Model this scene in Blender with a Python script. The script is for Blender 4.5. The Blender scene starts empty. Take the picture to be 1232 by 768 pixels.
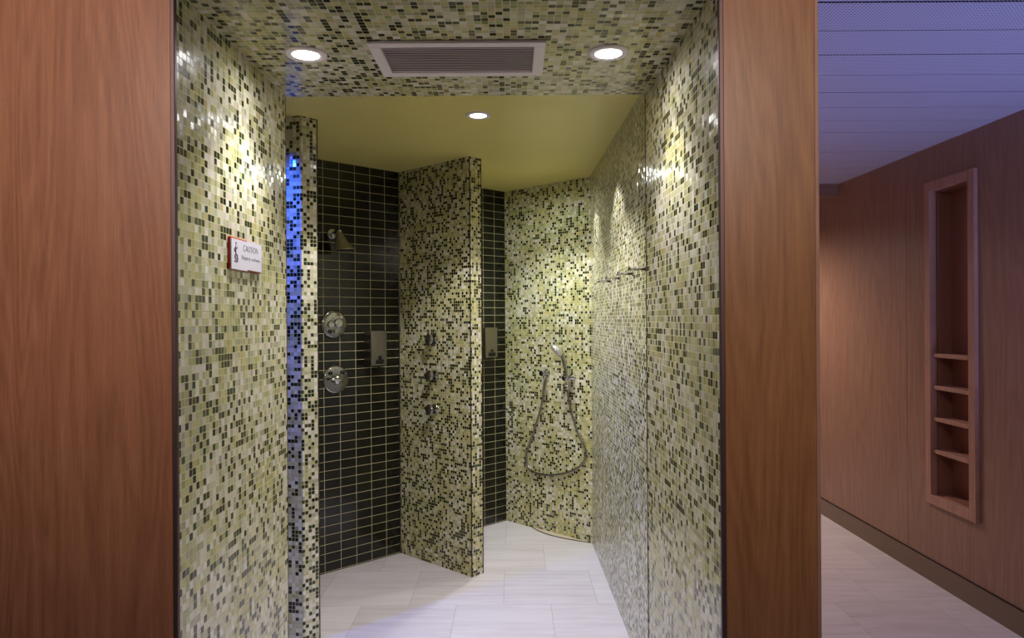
import bpy, bmesh, math, random
from mathutils import Vector, Matrix
random.seed(7)
C = bpy.context.scene.collection
FPX, EYE, ROLL = 850.0, 1.41, math.radians(0.35)

# ------------------------------------------------------------------ helpers
def col(r, g, b):
    def f(c):
        c /= 255.0
        return c / 12.92 if c <= 0.04045 else ((c + 0.055) / 1.055) ** 2.4
    return (f(r), f(g), f(b), 1.0)

class MB:
    """collects shapes and links them as ONE mesh object"""
    def __init__(self):
        self.bm = bmesh.new()
        self.uv = self.bm.loops.layers.uv.new('UVMap')
    def face(self, pts, uvs=None, smooth=False):
        vs = [self.bm.verts.new(p) for p in pts]
        f = self.bm.faces.new(vs)
        f.smooth = smooth
        if uvs:
            for l, u in zip(f.loops, uvs):
                l[self.uv].uv = u
        return f
    def box(self, x0, x1, y0, y1, z0, z1, bevel=0.0):
        v = [self.bm.verts.new(p) for p in ((x0,y0,z0),(x1,y0,z0),(x1,y1,z0),(x0,y1,z0),(x0,y0,z1),(x1,y0,z1),(x1,y1,z1),(x0,y1,z1))]
        fs = []
        for q in ((3,2,1,0),(4,5,6,7),(0,1,5,4),(1,2,6,5),(2,3,7,6),(3,0,4,7)):
            f = self.bm.faces.new([v[i] for i in q]); fs.append(f)
            n = (v[q[1]].co-v[q[0]].co).cross(v[q[2]].co-v[q[1]].co)
            a = max(range(3), key=lambda i: abs(n[i]))
            for l in f.loops:
                c = l.vert.co
                l[self.uv].uv = ((c.y, c.z), (c.x, c.z), (c.x, c.y))[a]
        if bevel > 0:
            es = list({e for f in fs for e in f.edges})
            r = bmesh.ops.bevel(self.bm, geom=es, offset=bevel, segments=3, profile=0.5, affect='EDGES')
            for f in r['faces']: f.smooth = True
        return fs
    def prism(self, poly, z0, z1, u0=0.0):
        """vertical prism over a footprint (counter-clockwise); u runs round the footprint in metres, v is height"""
        n = len(poly); u = u0
        for i in range(n):
            a, b = Vector(poly[i]), Vector(poly[(i+1) % n])
            L = (b-a).length
            self.face([(a.x,a.y,z0),(b.x,b.y,z0),(b.x,b.y,z1),(a.x,a.y,z1)], [(u,z0),(u+L,z0),(u+L,z1),(u,z1)])
            u += L
        self.face([(p[0],p[1],z1) for p in poly], [(p[0],p[1]) for p in poly])
        self.face([(p[0],p[1],z0) for p in reversed(poly)], [(p[0],p[1]) for p in reversed(poly)])
    def ring_loft(self, rings, cap0=True, cap1=True, smooth=True):
        vr = [[self.bm.verts.new(p) for p in r] for r in rings]
        n = len(vr[0])
        for a, b in zip(vr, vr[1:]):
            for i in range(n):
                f = self.bm.faces.new((a[i], a[(i+1)%n], b[(i+1)%n], b[i])); f.smooth = smooth
        if cap0: self.bm.faces.new(list(reversed(vr[0])))
        if cap1: self.bm.faces.new(vr[-1])
    def lathe(self, prof, origin=(0,0,0), axis=(0,0,1), n=40, sharp=False):
        """prof: list of (radius, distance along axis)"""
        o = Vector(origin); w = Vector(axis).normalized()
        u = w.orthogonal().normalized(); v = w.cross(u)
        rings = [[o + w*h + (u*math.cos(2*math.pi*i/n) + v*math.sin(2*math.pi*i/n))*max(r,1e-5) for i in range(n)] for r, h in prof]
        if sharp:
            for a, b in zip(rings, rings[1:]):
                self.ring_loft([a, b], False, False)
            self.bm.faces.new([self.bm.verts.new(p) for p in reversed(rings[0])])
            self.bm.faces.new([self.bm.verts.new(p) for p in rings[-1]])
        else:
            self.ring_loft(rings)
    def cyl(self, a, b, r, r2=None, n=24):
        a, b = Vector(a), Vector(b)
        r2 = r if r2 is None else r2
        self.lathe([(r, 0), (r2, (b-a).length)], a, b-a, n)
    def tube(self, pts, r, n=12):
        pts = [Vector(p) for p in pts]
        rad = r if isinstance(r, (list, tuple)) else [r]*len(pts)
        rings = []; u = None
        for i, p in enumerate(pts):
            t = (pts[min(i+1,len(pts)-1)] - pts[max(i-1,0)]).normalized()
            u = t.orthogonal().normalized() if u is None else (u - t*u.dot(t)).normalized()
            v = t.cross(u)
            rings.append([p + (u*math.cos(2*math.pi*k/n) + v*math.sin(2*math.pi*k/n))*rad[i] for k in range(n)])
        self.ring_loft(rings)
    def build(self, name, mat, parent=None, weld=False):
        if weld: bmesh.ops.remove_doubles(self.bm, verts=self.bm.verts, dist=1e-6)
        bmesh.ops.recalc_face_normals(self.bm, faces=self.bm.faces)
        me = bpy.data.meshes.new(name); self.bm.to_mesh(me); self.bm.free()
        if mat: me.materials.append(mat)
        o = bpy.data.objects.new(name, me); C.objects.link(o)
        if parent: o.parent = parent
        return o

def tag(o, label=None, cat=None, group=None, kind=None):
    if label: o['label'] = label
    if cat: o['category'] = cat
    if group: o['group'] = group
    if kind: o['kind'] = kind
    return o
def struct(o, label=None):
    o['kind'] = 'structure'
    if label: o['label'] = label
    return o
def thing(name, label, cat, loc, rz=0.0, group=None):
    o = bpy.data.objects.new(name, None); C.objects.link(o)
    o.empty_display_size = 0.05; o.location = loc; o.rotation_euler = (0, 0, rz)
    return tag(o, label, cat, group)
def dup(root, loc, rz, label):
    r = root.copy(); C.objects.link(r); r.location = loc; r.rotation_euler = (0,0,rz); r['label'] = label
    for ch in list(root.children):
        c = ch.copy(); C.objects.link(c); c.parent = r
        for g in list(ch.children):
            d = g.copy(); C.objects.link(d); d.parent = c
    return r
def catmull(pts, k=8):
    P = [Vector(p) for p in pts]; P = [P[0]*2-P[1]] + P + [P[-1]*2-P[-2]]
    out = []
    for i in range(1, len(P)-2):
        a,b,c,d = P[i-1:i+3]
        for j in range(k):
            t = j/k
            out.append(0.5*((2*b)+(c-a)*t+(2*a-5*b+4*c-d)*t*t+(3*b-a-3*c+d)*t**3))
    out.append(P[-2]); return out

# ------------------------------------------------------------------ materials
class N:
    def __init__(self, name):
        self.m = bpy.data.materials.new(name); self.m.use_nodes = True
        self.t = self.m.node_tree; self.b = self.t.nodes['Principled BSDF']
    def n(self, typ, **kw):
        x = self.t.nodes.new(typ)
        for k, v in kw.items(): setattr(x, k, v)
        return x
    def put(self, sock, v):
        if v is None: return
        if isinstance(v, bpy.types.NodeSocket): self.t.links.new(v, sock)
        else: sock.default_value = v
    def math(self, op, a, b=None, c=None):
        x = self.n('ShaderNodeMath', operation=op)
        self.put(x.inputs[0], a); self.put(x.inputs[1], b); self.put(x.inputs[2], c)
        return x.outputs[0]
    def mix(self, f, a, b):
        x = self.n('ShaderNodeMix', data_type='RGBA'); x.clamp_factor = True
        self.put(x.inputs[0], f); self.put(x.inputs[6], a); self.put(x.inputs[7], b)
        return x.outputs[2]
    def sep(self, v):
        x = self.n('ShaderNodeSeparateXYZ'); self.put(x.inputs[0], v); return x.outputs
    def comb(self, a, b, c=0.0):
        x = self.n('ShaderNodeCombineXYZ')
        for s, v in zip(x.inputs, (a, b, c)): self.put(s, v)
        return x.outputs[0]
    def noise(self, vec, scale, detail=2.0, rough=0.5, dist=0.0):
        x = self.n('ShaderNodeTexNoise'); self.put(x.inputs['Vector'], vec)
        x.inputs['Scale'].default_value = scale; x.inputs['Detail'].default_value = detail
        x.inputs['Roughness'].default_value = rough; x.inputs['Distortion'].default_value = dist
        return x.outputs['Fac']
    def white(self, vec):
        x = self.n('ShaderNodeTexWhiteNoise', noise_dimensions='3D'); self.put(x.inputs['Vector'], vec)
        return x.outputs
    def ramp(self, f, stops, interp='LINEAR'):
        x = self.n('ShaderNodeValToRGB'); x.color_ramp.interpolation = interp
        e = x.color_ramp.elements
        while len(e) < len(stops): e.new(0.5)
        for el, (p, c) in zip(e, stops): el.position = p; el.color = c
        self.put(x.inputs[0], f); return x.outputs[0]
    def smooth(self, v, a, b):
        x = self.n('ShaderNodeMapRange', interpolation_type='SMOOTHSTEP')
        self.put(x.inputs[0], v); x.inputs[1].default_value = a; x.inputs[2].default_value = b
        return x.outputs[0]

def plain(name, c, rough=0.5, metal=0.0, spec=0.5, emit=None, strength=0.0):
    k = N(name); k.b.inputs['Base Color'].default_value = c
    k.b.inputs['Roughness'].default_value = rough; k.b.inputs['Metallic'].default_value = metal
    k.b.inputs['Specular IOR Level'].default_value = spec
    if emit:
        k.b.inputs['Emission Color'].default_value = emit; k.b.inputs['Emission Strength'].default_value = strength
    return k.m

def tiles(k, pu, pv, off=(0.0, 0.0), gu=0.06, gv=0.06, seed=0.0):
    """square grid over the UVs (metres): returns cell vector, grout mask"""
    uv = k.n('ShaderNodeUVMap').outputs[0]; s = k.sep(uv)
    u = k.math('DIVIDE', k.math('ADD', s[0], off[0]+20*pu), pu); v = k.math('DIVIDE', k.math('ADD', s[1], off[1]+20*pv), pv)
    cu, cv = k.math('FLOOR', u), k.math('FLOOR', v)
    fu, fv = k.math('FRACT', u), k.math('FRACT', v)
    eu = k.math('MINIMUM', fu, k.math('SUBTRACT', 1.0, fu)); ev = k.math('MINIMUM', fv, k.math('SUBTRACT', 1.0, fv))
    mu = k.smooth(eu, gu*0.6, gu*1.3); mv = k.smooth(ev, gv*0.6, gv*1.3)
    return k.comb(cu, cv, seed), k.math('MULTIPLY', mu, mv), uv

def mosaic(name, seed=0.0, dark=0.17, yellow=0.0, tilt=0.035, pitch=0.01675, rough=0.13):
    k = N(name)
    cell, mask, uv = tiles(k, pitch, pitch, (0,0), 0.055, 0.055, seed)
    w = k.white(cell); rs = k.sep(w['Color']); r1, r2, r3 = rs[0], rs[1], rs[2]
    # slow drifts of the blend between cream and yellow-green tiles
    drift = k.noise(cell, 0.11, 2.0, 0.55)
    drift2 = k.noise(k.comb(k.sep(cell)[0], k.sep(cell)[1], seed+9.1), 0.45, 1.0)
    yel = k.math('ADD', k.math('MULTIPLY', k.math('SUBTRACT', drift, 0.5), 2.6), k.math('ADD', k.math('MULTIPLY', k.math('SUBTRACT', drift2, 0.5), 1.3), k.math('ADD', k.math('MULTIPLY', k.math('SUBTRACT', r3, 0.5), 0.9), 0.42+yellow)))
    pale = k.ramp(r2, [(0.0, col(212,208,184)), (0.2, col(184,180,152)), (0.36, col(220,214,202)), (0.52, col(178,180,142)), (0.68, col(206,194,176)), (0.82, col(156,152,132)), (0.93, col(226,222,212))], 'CONSTANT')
    ylw = k.ramp(r2, [(0.0, col(180,176,104)), (0.2, col(160,156,76)), (0.4, col(196,188,128)), (0.58, col(144,148,80)), (0.75, col(182,164,96)), (0.88, col(122,128,64))], 'CONSTANT')
    light = k.mix(k.smooth(yel, 0.3, 0.75), pale, ylw)
    dk = k.ramp(r2, [(0.0, col(26,28,10)), (0.3, col(44,48,22)), (0.5, col(20,20,10)), (0.7, col(26,48,32)), (0.85, col(64,66,38))], 'CONSTANT')
    dn = k.noise(k.comb(k.sep(cell)[0], k.sep(cell)[1], seed+33.0), 0.2, 1.0)
    thr = k.math('MULTIPLY', k.math('ADD', 0.25, k.math('MULTIPLY', dn, 1.5)), dark)
    isd = k.math('LESS_THAN', r1, thr)
    cloud = k.noise(uv, 260.0, 2.0)
    c = k.mix(isd, k.mix(k.math('MULTIPLY', cloud, 0.25), light, col(240,236,220)), dk)
    c = k.mix(mask, col(202,196,150), c)
    k.put(k.b.inputs['Base Color'], c)
    k.put(k.b.inputs['Roughness'], k.math('ADD', k.math('MULTIPLY', k.math('SUBTRACT', 1.0, mask), 0.5), rough))
    k.b.inputs['Specular IOR Level'].default_value = 0.6
    # every chip sits at its own slight tilt
    geo = k.n('ShaderNodeNewGeometry')
    vs = k.n('ShaderNodeVectorMath', operation='SUBTRACT'); k.put(vs.inputs[0], k.white(k.comb(k.sep(cell)[0], k.sep(cell)[1], seed+3.3))['Color']); vs.inputs[1].default_value = (0.5,0.5,0.5)
    sc = k.n('ShaderNodeVectorMath', operation='SCALE'); k.put(sc.inputs[0], vs.outputs[0]); sc.inputs['Scale'].default_value = tilt*2
    ad = k.n('ShaderNodeVectorMath', operation='ADD'); k.put(ad.inputs[0], geo.outputs['Normal']); k.put(ad.inputs[1], sc.outputs[0])
    nm = k.n('ShaderNodeVectorMath', operation='NORMALIZE'); k.put(nm.inputs[0], ad.outputs[0])
    bp = k.n('ShaderNodeBump'); bp.inputs['Strength'].default_value = 0.35; bp.inputs['Distance'].default_value = 0.001
    k.put(bp.inputs['Height'], mask); k.put(bp.inputs['Normal'], nm.outputs[0])
    k.put(k.b.inputs['Normal'], bp.outputs[0])
    return k.m

def black_tile(name, u_end):
    k = N(name)
    cell, mask, uv = tiles(k, 0.1005, 0.0511, (-u_end, -2.255), 0.0125, 0.024, 5.0)
    r = k.white(cell)['Value']
    c = k.mix(r, col(16,16,9), col(27,27,17))
    c = k.mix(mask, col(196,186,144), c)
    k.put(k.b.inputs['Base Color'], c)
    k.put(k.b.inputs['Roughness'], k.math('ADD', k.math('MULTIPLY', k.math('SUBTRACT', 1.0, mask), 0.6), 0.16))
    bp = k.n('ShaderNodeBump'); bp.inputs['Strength'].default_value = 0.4; bp.inputs['Distance'].default_value = 0.001
    k.put(bp.inputs['Height'], mask); k.put(k.b.inputs['Normal'], bp.outputs[0])
    return k.m

def wood(name, c0, c1, c2, horiz='x', rough=0.38, seed=0.0, figure=1.0, seams=None):
    """flat-sawn veneer, grain running up the wall"""
    k = N(name)
    s = k.sep(k.n('ShaderNodeNewGeometry').outputs['Position'])
    h = s[0] if horiz == 'x' else s[1]
    p = k.comb(k.math('MULTIPLY', h, 5.5), k.math('MULTIPLY', s[2], 0.62), seed)
    n1 = k.noise(p, 1.0, 2.0, 0.45, 0.25)
    bands = k.math('FRACT', k.math('MULTIPLY', n1, 22.0*figure))
    bands = k.smooth(k.math('ABSOLUTE', k.math('SUBTRACT', bands, 0.5)), 0.0, 0.5)
    fine = k.noise(k.comb(k.math('MULTIPLY', h, 420.0), k.math('MULTIPLY', s[2], 14.0), seed), 1.0, 3.0, 0.65)
    mid = k.noise(k.comb(k.math('MULTIPLY', h, 60.0), k.math('MULTIPLY', s[2], 2.2), seed+2), 1.0, 3.0, 0.6)
    f = k.math('ADD', k.math('MULTIPLY', bands, 0.10), k.math('ADD', k.math('MULTIPLY', fine, 0.42), k.math('MULTIPLY', mid, 0.45)))
    c = k.ramp(f, [(0.22, c0), (0.50, c1), (0.80, c2)])
    k.put(k.b.inputs['Base Color'], c)
    k.b.inputs['Roughness'].default_value = rough
    bp = k.n('ShaderNodeBump'); bp.inputs['Strength'].default_value = 0.06; bp.inputs['Distance'].default_value = 0.001
    k.put(bp.inputs['Height'], fine); k.put(k.b.inputs['Normal'], bp.outputs[0])
    return k.m

def floor_material():
    k = N('travertine_floor')
    s = k.sep(k.n('ShaderNodeNewGeometry').outputs['Position'])
    T = 0.466
    v = k.math('DIVIDE', k.math('ADD', s[1], -3.484+20*T), T); row = k.math('FLOOR', v)
    odd = k.math('MODULO', row, 2.0)
    u = k.math('ADD', k.math('DIVIDE', k.math('ADD', s[0], 0.283-T*0.5+20*T), T), k.math('MULTIPLY', odd, 0.5))
    cu = k.math('FLOOR', u)
    fu, fv = k.math('FRACT', u), k.math('FRACT', v)
    eu = k.math('MINIMUM', fu, k.math('SUBTRACT', 1.0, fu)); ev = k.math('MINIMUM', fv, k.math('SUBTRACT', 1.0, fv))
    mask = k.smooth(k.math('MINIMUM', eu, ev), 0.001, 0.0035)
    w = k.white(k.comb(cu, row, 1.0))
    sh = k.math('MULTIPLY', w['Value'], 40.0)
    p = k.comb(k.math('ADD', k.math('MULTIPLY', s[0], 1.3), sh), k.math('MULTIPLY', s[1], 16.0), sh)
    n1 = k.noise(p, 1.5, 5.0, 0.62, 0.4)
    n2 = k.noise(k.comb(k.math('MULTIPLY', s[0], 6.0), k.math('MULTIPLY', s[1], 70.0), 3.0), 1.0, 3.0, 0.6)
    f = k.math('ADD', k.math('MULTIPLY', n1, 0.7), k.math('ADD', k.math('MULTIPLY', n2, 0.2), k.math('MULTIPLY', w['Value'], 0.1)))
    c = k.ramp(f, [(0.28, col(190,181,180)), (0.5, col(210,203,204)), (0.7, col(222,217,219))])
    c = k.mix(mask, col(168,158,152), c)
    k.put(k.b.inputs['Base Color'], c)
    k.put(k.b.inputs['Roughness'], k.math('ADD', 0.3, k.math('MULTIPLY', n1, 0.25)))
    bp = k.n('ShaderNodeBump'); bp.inputs['Strength'].default_value = 0.25; bp.inputs['Distance'].default_value = 0.001
    k.put(bp.inputs['Height'], mask); k.put(k.b.inputs['Normal'], bp.outputs[0])
    return k.m

def paint(name, c, bump=0.04, rough=0.55):
    k = N(name)
    pos = k.n('ShaderNodeNewGeometry').outputs['Position']
    n1 = k.noise(pos, 2.2, 2.0); n2 = k.noise(pos, 160.0, 2.0)
    c2 = tuple(x*0.9 for x in c[:3]) + (1,)
    k.put(k.b.inputs['Base Color'], k.mix(n1, c2, c)); k.b.inputs['Roughness'].default_value = rough
    bp = k.n('ShaderNodeBump'); bp.inputs['Strength'].default_value = bump; bp.inputs['Distance'].default_value = 0.001
    k.put(bp.inputs['Height'], n2); k.put(k.b.inputs['Normal'], bp.outputs[0])
    return k.m

def perforated():
    """painted metal ceiling strips with fine punched holes"""
    k = N('perforated_ceiling')
    s = k.sep(k.n('ShaderNodeNewGeometry').outputs['Position'])
    P = 0.011
    fu = k.math('SUBTRACT', k.math('FRACT', k.math('DIVIDE', k.math('ADD', s[0], 10.0), P)), 0.5)
    fv = k.math('SUBTRACT', k.math('FRACT', k.math('DIVIDE', k.math('ADD', s[1], 10.0), P)), 0.5)
    d = k.math('SQRT', k.math('ADD', k.math('MULTIPLY', fu, fu), k.math('MULTIPLY', fv, fv)))
    m = k.smooth(d, 0.2, 0.3)
    k.put(k.b.inputs['Base Color'], k.mix(m, col(92,90,98), col(196,192,196)))
    k.b.inputs['Roughness'].default_value = 0.45
    return k.m

M = dict(
    mos_front=mosaic('mosaic_tile_entry', 1.0, 0.225, 0.0, 0.03, pitch=0.0177),
    mos_ceil=mosaic('mosaic_tile_entry_ceiling', 4.0, 0.25, 0.04, 0.02, pitch=0.0174),
    mos_col=mosaic('mosaic_tile_pier', 11.0, 0.34, -0.25, 0.05, pitch=0.0165),
    mos_part=mosaic('mosaic_tile_partition', 17.0, 0.34, 0.2, 0.03, pitch=0.0161),
    mos_rear=mosaic('mosaic_tile_rear', 23.0, 0.22, 0.12, 0.03),
    mos_right=mosaic('mosaic_tile_right', 29.0, 0.36, -0.12, 0.085, rough=0.12),
    floor=floor_material(),
    yellow=paint('olive_yellow_paint', col(236,222,136), 0.02, 0.3),
    wood=wood('red_brown_veneer', col(124,80,58), col(160,108,80), col(188,134,102), 'x', 0.42, 0.0),
    wood_post=wood('red_brown_post_veneer', col(122,80,50), col(158,108,70), col(184,134,90), 'x', 0.42, 5.3),
    wood_right=wood('brown_veneer', col(122,90,72), col(146,112,92), col(168,136,112), 'y', 0.4, 9.0, 0.5),
    wood_niche=plain('niche_lining_veneer', col(140,96,76), 0.5),
    wood_frame=wood('niche_frame_veneer', col(146,106,88), col(172,130,108), col(192,148,124), 'y', 0.45, 2.0, 0.4),
    base=paint('brown_skirting', col(118,98,78), 0.02, 0.4),
    perf=perforated(), dark=plain('dark_void', col(22,20,22), 0.8),
    alu=plain('dull_aluminium', col(104,84,84), 0.5, 0.8),
    alu_dark=plain('dark_bronze_edge', col(60,48,44), 0.4, 0.7),
    chrome=plain('chrome', col(190,190,188), 0.07, 1.0),
    steel=plain('brushed_steel', col(150,144,134), 0.3, 1.0),
    plate=plain('dull_chrome', col(158,158,154), 0.12, 1.0), bright=plain('bright_chrome', col(232,232,230), 0.22, 0.85),
    steel_warm=plain('satin_steel', col(150,142,112), 0.4, 0.55),
    black=plain('black_plastic', col(14,14,14), 0.35),
    white_pl=plain('white_enamel', col(236,226,230), 0.4),
    lens=plain('lamp_lens', col(240,240,240), 0.4, emit=(1.0,0.97,0.95,1), strength=6.0),
    sign_w=plain('white_acrylic', col(232,228,240), 0.25),
    sign_r=plain('red_acrylic', col(176,12,16), 0.25),
    ink=plain('dark_purple_ink', col(60,40,70), 0.5),
    strip=plain('pale_stone_strip', col(205,190,165), 0.5),
    slat_grey=plain('grille_grey', col(225,210,214), 0.45),
    anteroom=paint('dim_wall_paint', col(120,100,100), 0.02),
)

# ------------------------------------------------------------------ setting
ZC, ZF = 2.30, 2.122          # shower ceiling, lower entry ceiling
m = MB(); m.face([(-3.2,-3.0,0),(2.6,-3.0,0),(2.6,8.0,0),(-3.2,8.0,0)]); struct(m.build('floor', M['floor']))
# entry: left and right mosaic cheeks, low mosaic ceiling
m = MB(); m.prism([(-2.6,1.50),(-0.717,1.50),(-0.718,2.25),(-2.6,2.25)], 0, ZF); struct(m.build('wall_left', M['mos_front']))
m = MB(); m.prism([(0.443,1.50),(0.640,1.50),(0.640,2.25),(0.429,2.25)], 0, ZF, 0.0085); struct(m.build('wall_right', M['mos_front']))
m = MB(); m.box(-2.6,0.640,1.50,2.25,ZF,2.315); o = m.build('ceiling_entry', M['mos_ceil']); struct(o)
m = MB(); m.box(-2.8,0.640,2.25,5.6,ZC,ZC+0.06); struct(m.build('ceiling', M['yellow']))
# right wall behind the entry, then the rear wall
m = MB(); m.prism([(0.5203,2.25),(0.640,2.25),(0.640,5.6),(0.487,5.6),(0.494,4.42)], 0, ZC); struct(m.build('wall_right_rear', M['mos_right']))
m = MB(); m.prism([(-0.046,4.94),(0.494,4.42),(0.487,5.6),(0.1,5.6)], 0, ZC); struct(m.build('wall_back', M['mos_rear']))
# black tiled walls of the two stalls, and the partition between them
def L2(a, b): return (Vector(a)-Vector(b)).length
a, b = (-1.40,3.595), (-0.680,4.268)
m = MB(); m.prism([a, b, (-0.85,4.6), (-1.55,3.9)], 0, ZC); struct(m.build('wall_stall_left', black_tile('black_tile_left', L2(a,b))))
a, b = (-0.68,4.349), (-0.046,4.94)
m = MB(); m.prism([a, b, (0.0,5.2), (-0.95,4.45)], 0, ZC); struct(m.build('wall_stall_rear', black_tile('black_tile_rear', L2(a,b))))
P0, P1 = Vector((-0.680,4.268)), Vector((-0.227,3.857))
pd = (P1-P0).normalized(); pn = Vector((-pd.y, pd.x))       # pn points to the rear stall
PE = P1 + pn*0.087
m = MB(); m.prism([tuple(P0), tuple(P1), tuple(PE), tuple(P0+pn*0.087)], 0, ZC, 0.004); struct(m.build('wall_partition', M['mos_part']))
# left pier beside the side passage
m = MB(); m.prism([(-2.8,3.48),(-1.015,3.095),(-0.913,3.070),(-0.859,3.131),(-1.343,3.648),(-2.8,4.3)], 0, ZC, 0.006); struct(m.build('wall_pier', M['mos_col']))
m = MB(); m.prism([(-2.8,2.2),(-2.6,2.2),(-2.6,3.7),(-2.8,3.7)], 0, ZC); struct(m.build('wall_side_passage', M['mos_col']))
# fine metal corner profiles on the tile edges
def vstrip(p, w, z0, z1, rz, mat, name):
    m = MB(); m.box(-w/2, w/2, -w/2, w/2, z0, z1); o = m.build(name, mat); o.location = (p[0],p[1],0); o.rotation_euler = (0,0,rz); return struct(o)
vstrip(P1, 0.0045, 0.0, ZC, 0.74, M['alu_dark'], 'trim_1')
vstrip(PE, 0.004, 0.0, ZC, 0.74, M['alu_dark'], 'trim_2')
vstrip((-0.8595,3.131), 0.004, 0.0, ZC, 0.2, M['alu_dark'], 'trim_3')
vstrip((-0.6795,4.2655), 0.006, 0.0, ZC, 0.74, M['steel'], 'trim_4')
vstrip((-0.7185,2.2505), 0.003, 0.0, ZF, 0, M['alu'], 'trim_5')
vstrip((0.4292,2.2505), 0.0035, 0.0, ZF, 0, M['alu_dark'], 'trim_6')
# veneered fronts of the entry
m = MB(); m.box(-3.0,-0.7170,1.488,1.50,0,2.315); struct(m.build('wall_front_left', M['wood']))
m = MB(); m.box(0.4490,0.6395,1.488,1.50,0,2.315); struct(m.build('wall_front_right', M['wood_post']))
m = MB(); m.box(-0.7170,0.4490,1.488,1.50,ZF+0.012,2.315); struct(m.build('wall_front_header', M['wood']))
m = MB(); m.box(-0.7170,-0.7065,1.486,1.498,0,ZF+0.012,0.002); struct(m.build('trim_7', M['alu']))
m = MB(); m.box(0.4385,0.4490,1.486,1.498,0,ZF+0.012,0.002); struct(m.build('trim_8', M['alu']))
m = MB(); m.box(0.6395,0.6480,1.486,5.6,0,2.31,0.0015); struct(m.build('wall_passage_left', M['wood_frame']))
# stone strip curving along the foot of the rear wall
def on_floor(px, py):
    dx, dy = px-616, py-384
    x = dx*math.cos(ROLL) + -dy*math.sin(ROLL); y = dx*math.sin(ROLL) + dy*math.cos(ROLL)
    Y = EYE*FPX/y; return Vector((x/FPX*Y, Y, 0))
A, B = Vector((0.13,4.771,0)), Vector((0.474,4.4395,0))
mid_out = Vector((-0.694,-0.72,0))
arc = [A.lerp(B, i/20) + mid_out*(0.052*math.sin(math.pi*(i/20)**0.85)) for i in range(21)]
m = MB()
bot = [Vector(p) for p in arc]; back = [A.lerp(B, i/20) for i in range(21)]
for i in range(20):
    z = Vector((0,0,0.006))
    m.face([bot[i]+z, bot[i+1]+z, back[i+1]+z, back[i]+z]); m.face([bot[i], bot[i+1], bot[i+1]+z, bot[i]+z])
o = struct(m.build('trim_9', M['strip']))
m = MB(); m.tube([p+Vector((0,0,0.004)) for p in arc], 0.003, 8); struct(m.build('trim_10', M['steel']))

# ---- passage on the right: wall plane x = WX - 0.01176 y
WX = 2.276
def wx(y): return WX - 0.01176*y
NY0, NY1, NZ0, NZ1, ND = 3.438, 3.75, 0.465, 2.073, 0.105
m = MB()
def wallslab(y0, y1, z0, z1):
    m.prism([(wx(y0),y0),(2.6,y0),(2.6,y1),(wx(y1),y1)], z0, z1)
e_ = 0.012
wallslab(-3.0, NY0-e_, 0, 2.32); wallslab(NY0-e_, NY1+e_, 0, NZ0-e_); wallslab(NY0-e_, NY1+e_, NZ1+e_, 2.32)
wallslab(NY1+e_, 3.988, 0, 2.32); wallslab(3.991, 8.0, 0, 2.32)
m.prism([(wx(NY0)+ND,NY0-e_),(2.6,NY0-e_),(2.6,NY1+e_),(wx(NY1)+ND,NY1+e_)], NZ0-e_, NZ1+e_)
struct(m.build('wall_passage_right', M['wood_right']))
m = MB(); m.prism([(wx(3.988)+0.0015,3.9875),(2.4,3.9875),(2.4,3.9915),(wx(3.99)+0.0015,3.9915)], 0.11, 2.3); struct(m.build('trim_11', M['wood_frame']))
m = MB(); m.prism([(wx(-3)-0.012,-3.0),(wx(-3)+0.02,-3.0),(wx(8)+0.02,8.0),(wx(8)-0.012,8.0)], 0, 0.108); struct(m.build('baseboard_right', M['base']))
m = MB(); m.prism([(wx(-3)-0.004,-3.0),(wx(-3)+0.02,-3.0),(wx(8)+0.02,8.0),(wx(8)-0.004,8.0)], 0.108, 0.114); struct(m.build('baseboard_shadow_strip', M['dark']))  # dark strip stands in for the gap shadow above the baseboard
# ceiling strips
m = MB()
y = 2.021 - 0.2045*25
while y < 8.0:
    g = 0.008 if abs(y-2.021) < 0.01 else 0.0035
    m.box(-3.2 if y < 1.25 else 0.645, 2.5, y+g, min(y+0.2045, 8.0)-0.0028, 2.312, 2.325, 0.0)
    y += 0.2045
struct(m.build('ceiling_passage', M['perf']))
m = MB(); m.box(-3.2,2.6,-3.0,1.46,2.329,2.34); m.box(0.645,2.6,1.46,8.0,2.329,2.34); struct(m.build('ceiling_void', M['dark']))
m = MB(); m.prism([(0.648,4.80),(wx(4.8),4.80),(wx(4.9),4.915),(0.648,4.915)], 2.235, 2.300)
m.prism([(0.648,4.785),(wx(4.785),4.785),(wx(4.93),4.93),(0.648,4.93)], 2.300, 2.3115); struct(m.build('trim_13', M['wood_right']))
m = MB(); m.box(-3.2,2.6,-3.06,-3.0,0,2.34); struct(m.build('wall_behind', M['anteroom']))
m = MB(); m.box(-3.26,-3.0,-3.0,1.50,0,2.34); struct(m.build('wall_far_left', M['anteroom']))
m = MB(); m.box(0.645,2.6,8.0,8.06,0,2.34); struct(m.build('wall_passage_end', M['anteroom']))

# ------------------------------------------------------------------ niche shelf unit
t = thing('shelf_niche', 'tall narrow wood-framed recessed shelf niche set into the passage wall', 'shelf', (wx(3.594), 3.594, NZ0), 0)
def loc(o):
    o.matrix_parent_inverse = Matrix.Translation(-Vector(t.location)); return o
fx = wx(3.6)
m = MB()
m.box(fx-0.016, fx+0.02, 3.388, 3.438, 0.415, 2.123, 0.0015); m.box(fx-0.016, fx+0.02, 3.75, 3.80, 0.415, 2.123, 0.0015)
m.box(fx-0.016, fx+0.02, 3.438, 3.75, 0.415, 0.465, 0.0015); m.box(fx-0.016, fx+0.02, 3.438, 3.75, 2.073, 2.123, 0.0015)
o = m.build('frame', M['wood_frame']); o.parent = t; loc(o)
m = MB(); m.box(fx+0.0205, fx+0.1, 3.4385, 3.444, 0.4655, 2.0725); m.box(fx+0.0205, fx+0.1, 3.744, 3.7495, 0.4655, 2.0725)
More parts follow.
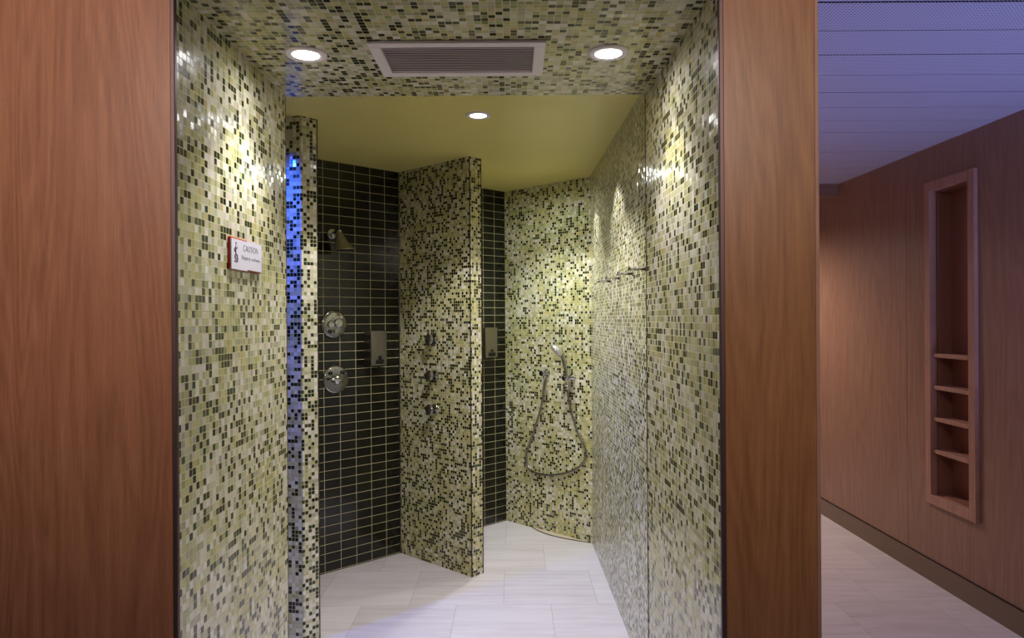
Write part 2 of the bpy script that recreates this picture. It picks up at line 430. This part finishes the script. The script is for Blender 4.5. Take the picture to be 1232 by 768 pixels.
m.box(fx+0.02, fx+0.1, 3.444, 3.744, 2.066, 2.0725); m.box(fx+0.02, fx+0.1, 3.444, 3.744, 0.4655, 0.472); m.box(fx+0.095, fx+0.1, 3.444, 3.744, 0.472, 2.066)
o = m.build('lining', M['wood_niche']); o.parent = t; loc(o)
for z in (1.205, 1.035, 0.868, 0.697):
    m = MB(); m.box(fx-0.004, fx+0.095, 3.444, 3.744, z-0.011, z+0.009, 0.0015)
    o = m.build('shelf', M['wood_frame']); o.parent = t; loc(o)

# ------------------------------------------------------------------ ceiling fittings
def downlight(label, x, y, z, proto=[None]):
    if proto[0] is None:
        t = thing('ceiling_downlight', label, 'light', (x,y,z), 0, 'round ceiling downlights')
        m = MB(); m.lathe([(0.036,-0.0005),(0.040,-0.006),(0.050,-0.0065),(0.0555,-0.0035),(0.056,-0.0002)], n=48, sharp=True)
        m2 = MB()
        # trim ring: open centre
        prof = [(0.0385,-0.001),(0.0385,-0.0060),(0.049,-0.0068),(0.0550,-0.0040),(0.0558,-0.0002)]
        n = 48; rings = [[Vector((r*math.cos(2*math.pi*i/n), r*math.sin(2*math.pi*i/n), h)) for i in range(n)] for r, h in prof]
        m2.ring_loft(rings, False, False); m.bm.free()
        m2.build('trim_ring', M['white_pl'], t)
        m = MB(); m.lathe([(0.0365,-0.0008),(0.0365,-0.0040),(0.030,-0.0052),(0.0005,-0.0056)], n=48); m.build('lens', M['lens'], t)
        m = MB(); rings = [[Vector((r*math.cos(2*math.pi*i/n), r*math.sin(2*math.pi*i/n), h)) for i in range(n)] for r, h in ((0.0385,-0.0008),(0.0385,-0.0046),(0.0366,-0.0046),(0.0366,-0.0008))]
        m.ring_loft(rings, False, False); m.build('gasket', M['alu'], t)
        proto[0] = t
        return t
    return dup(proto[0], (x,y,z), 0, label)
downlight('white-rimmed round downlight in the mosaic ceiling, left of the vent grille', -0.546, 1.886, ZF)
downlight('white-rimmed round downlight in the mosaic ceiling, right of the vent grille', 0.262, 1.889, ZF)
downlight('small round downlight in the plain yellow ceiling', -0.141, 3.075, ZC)

t = thing('ventilation_grille', 'pale rectangular slatted vent grille in the mosaic ceiling', 'vent', (-0.1375, 1.920, ZF))
W, D = 0.229, 0.1225
m = MB()
m.box(-W,W,-D,-D+0.028,-0.010,-0.0003,0.002); m.box(-W,W,D-0.028,D,-0.010,-0.0003,0.002)
m.box(-W,-W+0.030,-D+0.028,D-0.028,-0.010,-0.0003,0.002); m.box(W-0.030,W,-D+0.028,D-0.028,-0.010,-0.0003,0.002)
m.build('frame', M['white_pl'], t)
m = MB(); m.box(-W+0.03,W-0.03,-D+0.028,D-0.028,-0.0012,-0.0003); m.build('backing', M['dark'], t)
for i in range(15):
    yy = -D+0.028 + 0.189*(i+0.5)/15
    m = MB(); c, s = math.cos(0.28), math.sin(0.28)
    hw = 0.0054
    q = [Vector((0, yy + hw*c - 0.0008*s, -0.005 + hw*s + 0.0008*c)), Vector((0, yy - hw*c - 0.0008*s, -0.005 - hw*s + 0.0008*c)), Vector((0, yy - hw*c + 0.0008*s, -0.005 - hw*s - 0.0008*c)), Vector((0, yy + hw*c + 0.0008*s, -0.005 + hw*s - 0.0008*c))]
    m.ring_loft([[p+Vector((-W+0.03,0,0)) for p in q], [p+Vector((W-0.03,0,0)) for p in q]], smooth=False)
    m.build('louvre', M['slat_grey'], t)

# ------------------------------------------------------------------ shower fittings
# local frame of everything on a wall: x to the right, z up, -y out of the wall
RZ_BLACK = math.atan2(0.673, 0.740)
def on_black(s, off=0.0):      # s metres right of the point (-1.04, 3.93) along the left stall's black wall
    d = Vector((0.7305,0.6829)); n = Vector((0.6829,-0.7305))
    return Vector((-1.04,3.932)) + d*s + n*off
# wall-mounted bell shower head
p = on_black(0.045)
t = thing('shower_rose', 'bell-shaped metal shower head on a short arm high on the black tiled wall', 'shower head', (p.x,p.y,1.893), RZ_BLACK)
m = MB(); m.lathe([(0.030,0.0),(0.030,0.004),(0.026,0.009),(0.012,0.011)], (0,0,0), (0,-1,0), 40); m.build('wall_flange', M['chrome'], t)
m = MB(); m.tube(catmull([(0,0,0),(0,-0.04,0.006),(0.0,-0.075,0.010),(0.0,-0.094,0.006)], 6), 0.009, 16); m.build('arm', M['chrome'], t)
prof = [(0.012,0.0,0.010),(0.015,0.05,0.002),(0.021,0.20,-0.018),(0.031,0.44,-0.046),(0.042,0.70,-0.070),(0.050,0.90,-0.086),(0.0535,1.0,-0.094),(0.0525,1.01,-0.098)]
rings = [[Vector((0.010*f + r_*math.cos(2*math.pi*i/48), -0.082 - 0.046*f + r_*math.sin(2*math.pi*i/48), h + 0.05*f*r_*math.cos(2*math.pi*i/48))) for i in range(48)] for r_, f, h in prof]
m = MB(); m.ring_loft(rings); hd = m.build('bell', M['steel_warm'], t)
m = MB(); m.lathe([(0.049,0.0),(0.048,0.003),(0.002,0.0035)], (0.010,-0.128,-0.0985), (0,0,-1), 48); m.build('spray_face', M['black'], hd)

# two round control plates
def plate_root(s, z, label, name):
    p = on_black(s, 0.0); return thing(name, label, 'shower control', (p.x,p.y,z), RZ_BLACK)
def round_plate(t):
    m = MB(); m.lathe([(0.079,0.0),(0.079,0.006),(0.076,0.010),(0.070,0.0125),(0.030,0.0135),(0.0005,0.0135)], (0,0,0), (0,-1,0), 56); m.build('plate', M['plate'], t)
t = plate_root(0.052, 1.388, 'upper round chrome control plate with push buttons on the black tiled wall', 'shower_control'); round_plate(t)
for bx, bz, r in ((-0.024,-0.002,0.021),(0.024,0.004,0.027),(0.004,-0.040,0.012)):
    m = MB(); m.lathe([(r,0.012),(r,0.021),(r*0.88,0.026),(r*0.5,0.0235),(0.0005,0.0235)], (bx,0,bz), (0,-1,0), 32); m.build('push_button', M['chrome'], t)
m = MB(); m.lathe([(0.011,0.012),(0.011,0.019),(0.0005,0.021)], (-0.030,0,-0.042), (0,-1,0), 24); m.build('indicator', M['black'], t)
t = plate_root(0.060, 1.077, 'lower round chrome control plate with a turning handle on the black tiled wall', 'shower_mixer'); round_plate(t)
m = MB(); m.lathe([(0.030,0.012),(0.028,0.034),(0.024,0.042),(0.0005,0.044)], (0,0,0), (0,-1,0), 36)
m.build('handle_hub', M['chrome'], t)
m = MB(); m.tube([(-0.056,-0.034,0.004),(-0.03,-0.039,0.003),(0.0,-0.041,0),(0.016,-0.040,-0.006),(0.026,-0.036,-0.014)], [0.006,0.008,0.009,0.008,0.006], 16); m.build('handle', M['chrome'], t)
for bx in (-0.038, 0.038):
    m = MB(); m.lathe([(0.012,0.012),(0.012,0.020),(0.0005,0.021)], (bx,0,0.038), (0,-1,0), 24); m.build('indicator', M['black'], t)

# steel soap dispensers
p = on_black(0.24+0.055, 0.0)
def dispenser_parts(t):
    m = MB(); m.box(-0.052,0.052,-0.083,-0.0005,-0.10,0.10,0.003); m.build('housing', M['steel'], t)
    m = MB(); m.lathe([(0.011,0.0),(0.011,0.004),(0.0005,0.0045)], (0.004,-0.083,-0.052), (0,-1,0), 24)
    m.box(-0.020,0.028,-0.096,-0.0835,-0.090,-0.064,0.006)
    m.build('push_lever', M['black'], t)
    m = MB(); m.lathe([(0.007,0.0),(0.006,0.012),(0.0005,0.012)], (0.004,-0.070,-0.1), (0,0,-1), 16); m.build('nozzle', M['black'], t)
DSP_S = 0.297
p = on_black(DSP_S)
disp = thing('soap_dispenser', 'boxy steel soap dispenser on the black tiled wall, right of the round controls', 'soap dispenser', (p.x,p.y,1.246), RZ_BLACK, 'soap dispensers')
dispenser_parts(disp)
q = Vector((-0.046,4.94)) - Vector((0.7315,0.6819))*0.203
dup(disp, (q.x+0.0007,q.y-0.0007,1.252), RZ_BLACK, 'boxy steel soap dispenser half hidden behind the mosaic partition')

# three body jets on the partition
RZ_PART = math.atan2(-0.672, 0.7405)
def jet(label, z, proto=[None]):
    p = P0 + pd*0.319
    if proto[0] is None:
        t = thing('body_jet', label, 'body jet', (p.x,p.y,z), RZ_PART, 'body jets on the partition')
        m = MB(); m.lathe([(0.030,0.0),(0.030,0.004),(0.026,0.008),(0.014,0.010)], (0,0,0), (0,-1,0), 36); m.build('wall_flange', M['chrome'], t)
        m = MB(); m.lathe([(0.013,0.008),(0.014,0.020),(0.022,0.032),(0.030,0.040),(0.031,0.048),(0.028,0.052)], (0,0,0), (0,-1,0), 36); b_ = m.build('jet_body', M['chrome'], t)
        m = MB(); m.lathe([(0.0275,0.052),(0.0265,0.054),(0.0005,0.0535)], (0,0,0), (0,-1,0), 36); m.build('spray_face', M['steel'], b_)
        proto[0] = t; return t
    return dup(proto[0], (p.x,p.y,z), RZ_PART, label)
jet('topmost chrome body jet on the mosaic partition', 1.296)
jet('middle chrome body jet on the mosaic partition', 1.090)
jet('lowest chrome body jet on the mosaic partition', 0.897)

# hand shower set on the rear wall
BW0, BWd, BWn = Vector((-0.046,4.94)), Vector((0.7203,-0.6937)), Vector((-0.6937,-0.7203))
RZ_REAR = math.atan2(-0.6937, 0.7203)
def rear_local(px, py, off, origin):
    """point seen at (px, py) lying 'off' metres in front of the rear wall, in the frame of origin"""
    dx, dy = px-616, py-384
    x = dx*math.cos(ROLL) - dy*math.sin(ROLL); y = dx*math.sin(ROLL) + dy*math.cos(ROLL)
    r = Vector((x/FPX, 1.0, -y/FPX))
    q = BW0 + BWn*off
    t_ = q.dot(BWn) / (r.x*BWn.x + r.y*BWn.y)
    w = r*t_ + Vector((0,0,EYE)) - Vector(origin)
    return Vector((w.x*BWd.x + w.y*BWd.y, -(w.x*BWn.x + w.y*BWn.y), w.z))
op = BW0 + BWd*0.385
org = (op.x, op.y, 1.053)
t = thing('hose_outlet', 'round chrome hose outlet on the rear mosaic wall, left of the hand shower', 'hose outlet', org, RZ_REAR)
m = MB(); m.lathe([(0.027,0.0),(0.027,0.004),(0.022,0.008),(0.013,0.009),(0.013,0.040),(0.020,0.042),(0.020,0.058),(0.017,0.062),(0.0005,0.062)], (0,0,0), (0,-1,0), 36); m.build('elbow', M['chrome'], t)
m = MB(); m.lathe([(0.018,0.062),(0.016,0.066),(0.0005,0.066)], (0,0,0), (0,-1,0), 36); m.build('end_cap', M['black'], t)
m = MB(); m.cyl((0,-0.030,-0.008), (0,-0.030,-0.034), 0.0105); m.build('hose_nut', M['chrome'], t)
out_w = Vector((op.x,op.y)) + BWn*0.030
hp = BW0 + BWd*0.600
horg = (hp.x, hp.y, 1.035)
t = thing('shower_holder', 'chrome wall bracket that carries the hand shower on the rear mosaic wall', 'shower holder', horg, RZ_REAR)
m = MB(); m.lathe([(0.026,0.0),(0.026,0.004),(0.021,0.008),(0.013,0.010),(0.013,0.043),(0.0005,0.043)], (0,0,0), (0,-1,0), 36); m.build('wall_bracket', M['chrome'], t)
m = MB()
cr = [[Vector((-0.002 + r_*math.cos(2*math.pi*i/28), -0.061 + r_*math.sin(2*math.pi*i/28), h)) for i in range(28)] for r_, h in ((0.0125,-0.010),(0.0155,-0.010),(0.0155,0.012),(0.0125,0.012),(0.0125,-0.010))]
m.ring_loft(cr, False, False)
m.build('cradle', M['chrome'], t)
m = MB(); m.lathe([(0.013,0.0),(0.014,0.010),(0.012,0.014),(0.0005,0.014)], (-0.004,-0.0775,0), (-0.1,-1,0), 28); m.build('end_cap', M['black'], t)
# handset
t = thing('hand_shower', 'chrome hand shower hanging in its bracket with a long loop of metal hose', 'hand shower', horg, RZ_REAR)
hs = [rear_local(x, y, o_, horg) for x, y, o_ in ((682,458,0.060),(681.5,450,0.062),(679.5,440,0.068),(677.5,430,0.078),(674,422,0.092))]
m = MB(); m.tube(catmull(hs, 6), [0.0105]*6+[0.012]*6+[0.0135]*6+[0.0145]*6+[0.014], 18); m.build('handle', M['chrome'], t)
hc = rear_local(669.5, 422, 0.112, horg)
fx_ax = Vector((-0.42,-0.55,-0.60)).normalized()
m = MB(); m.lathe([(0.010,-0.030),(0.026,-0.024),(0.042,-0.012),(0.050,0.0),(0.051,0.008),(0.048,0.012)], hc, fx_ax, 44); hd = m.build('spray_head', M['bright'], t)
m = MB(); m.lathe([(0.047,0.012),(0.045,0.014),(0.0005,0.0145)], hc, fx_ax, 44); m.build('spray_face', M['white_pl'], hd)
hose_px = [(655.5,457),(654,468),(652.5,482),(648.5,499),(643,517),(637,535),(633,549),(635,561),(645,569),(662,572),(682,569),(698,561),(705,549),(703,537),(694,517),(687,495),(683.5,475),(682,460)]
off = [0.030,0.030,0.028,0.024,0.020,0.016,0.014,0.012,0.012,0.012,0.012,0.014,0.014,0.016,0.024,0.036,0.050,0.059]
pts = catmull([rear_local(x, y, o_, horg) for (x, y), o_ in zip(hose_px, off)], 14)
m = MB(); m.tube(pts, [0.0062 + (0.0006 if i % 2 else 0.0) for i in range(len(pts))], 12); m.build('hose', M['steel'], t)
m = MB(); m.cyl(pts[-10], pts[-1], 0.010, 0.0105); m.build('hose_nut', M['chrome'], t)

# robe pegs on the right wall
def peg(label, y, proto=[None]):
    x = 0.5203 + (0.494-0.5203)*(y-2.25)/(4.42-2.25)
    if proto[0] is None:
        t = thing('robe_peg', label, 'peg', (x,y,1.597), -math.pi/2-0.0121, 'robe pegs on the right wall')
        m = MB(); m.lathe([(0.0115,0.0),(0.0115,0.006),(0.0075,0.008)], (0,0,0), (0,-1,0), 28); m.build('base', M['chrome'], t)
        m = MB(); m.lathe([(0.0060,0.006),(0.0060,0.060),(0.0080,0.062),(0.0080,0.070),(0.006,0.072),(0.0005,0.072)], (0,0,0), (0,-1,0), 28); m.build('pin', M['chrome'], t)
        proto[0] = t; return t
    return dup(proto[0], (x,y,1.597), -math.pi/2-0.0121, label)
peg('chrome robe peg on the right wall, farthest of the row of four', 3.57)
peg('chrome robe peg on the right wall, second from the far end', 3.29)
peg('chrome robe peg on the right wall, third from the far end', 2.965)
peg('chrome robe peg on the right wall, nearest of the four, cut by the entry corner', 2.69)

# ------------------------------------------------------------------ caution sign
SX, SY, SZ = -0.7178, 1.893, 1.583
t = thing('caution_sign', 'small white and red caution sign on the left mosaic wall', 'sign', (SX, SY, SZ), math.pi/2)
m = MB(); m.box(-0.1085,0.107,-0.0075,0.0,-0.0405,0.0405,0.0012); m.build('holder', M['sign_r'], t)
m = MB()
out = [(-0.107,-0.0405),(0.0,-0.0405),(0.0,-0.037),(0.107,-0.037),(0.107,0.0405),(0.0,0.0405),(0.0,0.0372),(-0.107,0.0372)]
m.ring_loft([[Vector((x,-0.0076,z)) for x, z in out], [Vector((x,-0.0098,z)) for x, z in out]], smooth=False)
pl = m.build('plate', M['sign_w'], t)
def text(body, x, z, size, width, name):
    cu = bpy.data.curves.new(name, 'FONT'); cu.body = body; cu.size = size; cu.extrude = 0.0002; cu.offset = -0.0004; cu.align_x = 'LEFT'; cu.align_y = 'CENTER'
    tmp = bpy.data.objects.new('tmp', cu); C.objects.link(tmp); bpy.context.view_layer.update()
    me = bpy.data.meshes.new_from_object(tmp.evaluated_get(bpy.context.evaluated_depsgraph_get()))
    bpy.data.objects.remove(tmp); xs = [v.co.x for v in me.vertices]; k = width/(max(xs)-min(xs)); x0 = min(xs)
    for v in me.vertices: v.co.x = (v.co.x-x0)*k
    me.name = name; me.materials.clear(); me.materials.append(M['ink'])
    o = bpy.data.objects.new(name, me); C.objects.link(o); o.parent = pl
    o.location = (x, -0.0101, z); o.rotation_euler = (math.pi/2, 0, 0); return o
text('CAUTION', -0.029, 0.018, 0.0235, 0.107, 'heading_text')
text('Slippery surfaces', -0.041, -0.0065, 0.0150, 0.132, 'message_text')
m = MB()
def stroke(pts, r=0.0009):
    m.tube([(x, -0.0101, z) for x, z in pts], r, 6)
ph = [(-0.0790,0.0250)]
m.lathe([(0.0036,0.0),(0.0030,0.0006),(0.0005,0.0006)], (-0.0775,-0.0098,0.0265), (0,-1,0), 20)
stroke([(-0.080,0.021),(-0.083,0.010),(-0.080,0.000)], 0.0017)
stroke([(-0.081,0.018),(-0.073,0.013),(-0.068,0.017)]); stroke([(-0.082,0.017),(-0.089,0.011),(-0.087,0.004)])
stroke([(-0.080,0.000),(-0.072,-0.004),(-0.070,-0.012),(-0.065,-0.013)], 0.0014); stroke([(-0.081,0.000),(-0.086,-0.008),(-0.080,-0.014),(-0.076,-0.013)], 0.0014)
stroke([(-0.089,-0.019),(-0.066,-0.020)]); stroke([(-0.074,-0.0155),(-0.070,-0.0165),(-0.065,-0.0155)])
m.build('pictogram', M['ink'], pl)

# ------------------------------------------------------------------ light
def spot(name, loc, power, angle, blend, color, size=0.03, aim=(0,0,-1)):
    l = bpy.data.lights.new(name, 'SPOT'); l.energy = power; l.spot_size = math.radians(angle); l.spot_blend = blend
    l.color = color; l.shadow_soft_size = size
    o = bpy.data.objects.new(name, l); C.objects.link(o); o.location = loc
    o.rotation_euler = Vector(aim).to_track_quat('-Z', 'Y').to_euler(); return o
def area(name, loc, power, sx, sy, color, aim=(0,0,-1)):
    l = bpy.data.lights.new(name, 'AREA'); l.energy = power; l.shape = 'RECTANGLE'; l.size = sx; l.size_y = sy; l.color = color
    o = bpy.data.objects.new(name, l); C.objects.link(o); o.location = loc
    o.rotation_euler = Vector(aim).to_track_quat('-Z', 'Y').to_euler(); return o
COOL = (0.98, 0.96, 1.0)
spot('lamp_entry_left', (-0.546,1.886,ZF-0.02), 22, 98, 0.7, COOL)
spot('lamp_entry_right', (0.262,1.889,ZF-0.02), 22, 98, 0.7, COOL)
spot('lamp_entry_left_spill', (-0.546,1.886,ZF-0.02), 3.0, 176, 0.6, COOL)
spot('lamp_entry_right_spill', (0.262,1.889,ZF-0.02), 3.0, 176, 0.6, COOL)
spot('lamp_shower', (-0.141,3.075,ZC-0.02), 58, 118, 0.25, COOL)
spot('lamp_shower_spill', (-0.141,3.075,ZC-0.02), 3.2, 176, 0.6, COOL)
spot('lamp_rear_stall', (0.0,4.23,ZC-0.02), 46, 106, 0.7, (0.93,1.0,0.99), 0.02)
spot('lamp_rear_spill', (0.0,4.23,ZC-0.02), 7, 176, 0.6, (0.93,1.0,0.97), 0.02)
spot('added_wall_streak_near', (0.32,3.36,ZC-0.02), 24, 80, 0.4, COOL, 0.012)  # added unseen spot, draws the nearer bright streak on the right wall
spot('added_wall_streak_far', (0.31,4.14,ZC-0.02), 22, 80, 0.4, COOL, 0.012)  # added unseen spot for the farther streak, no fitting in this ceiling
spot('lamp_blue_passage', (-1.36,2.68,ZC-0.04), 74, 84, 0.6, (0.02,0.10,1.0), 0.02, (0.42,0.38,-0.80))
spot('added_blue_uplight', (2.05,1.75,0.15), 150, 120, 1.0, (0.28,0.36,1.0), 0.15, (-0.22,0.30,1))  # added out-of-view source that tints the passage ceiling blue
spot('lamp_lounge_violet', (1.5,1.9,2.28), 20, 150, 1.0, (0.62,0.56,1.0), 0.1)
spot('lamp_passage', (1.20,5.45,2.26), 125, 160, 0.6, (1.0,0.82,0.72), 0.1)
spot('lamp_lounge_warm', (-1.0,-0.1,2.28), 115, 86, 1.0, (1.0,0.82,0.72), 0.15, (0.05,1.0,-0.22))
spot('lamp_lounge_warm_right', (0.7,-0.1,2.28), 84, 86, 1.0, (1.0,0.84,0.72), 0.15, (-0.05,1.0,-0.30))
w = bpy.data.worlds.new('world'); bpy.context.scene.world = w; w.use_nodes = True
w.node_tree.nodes['Background'].inputs[0].default_value = (0.02,0.02,0.03,1); w.node_tree.nodes['Background'].inputs[1].default_value = 1.0

# ------------------------------------------------------------------ camera
cam = bpy.data.cameras.new('camera'); co = bpy.data.objects.new('camera', cam); C.objects.link(co)
cam.sensor_fit = 'HORIZONTAL'; cam.sensor_width = 36.0; cam.lens = 36.0*FPX/1232; cam.clip_start = 0.02
co.location = (0,0,EYE); co.rotation_euler = (math.pi/2, ROLL, 0)
sc = bpy.context.scene; sc.camera = co
sc.view_settings.view_transform = 'Standard'; sc.view_settings.look = 'None'; sc.view_settings.gamma = 1.0
sc.view_settings.exposure = 0.0; sc.view_settings.use_curve_mapping = False
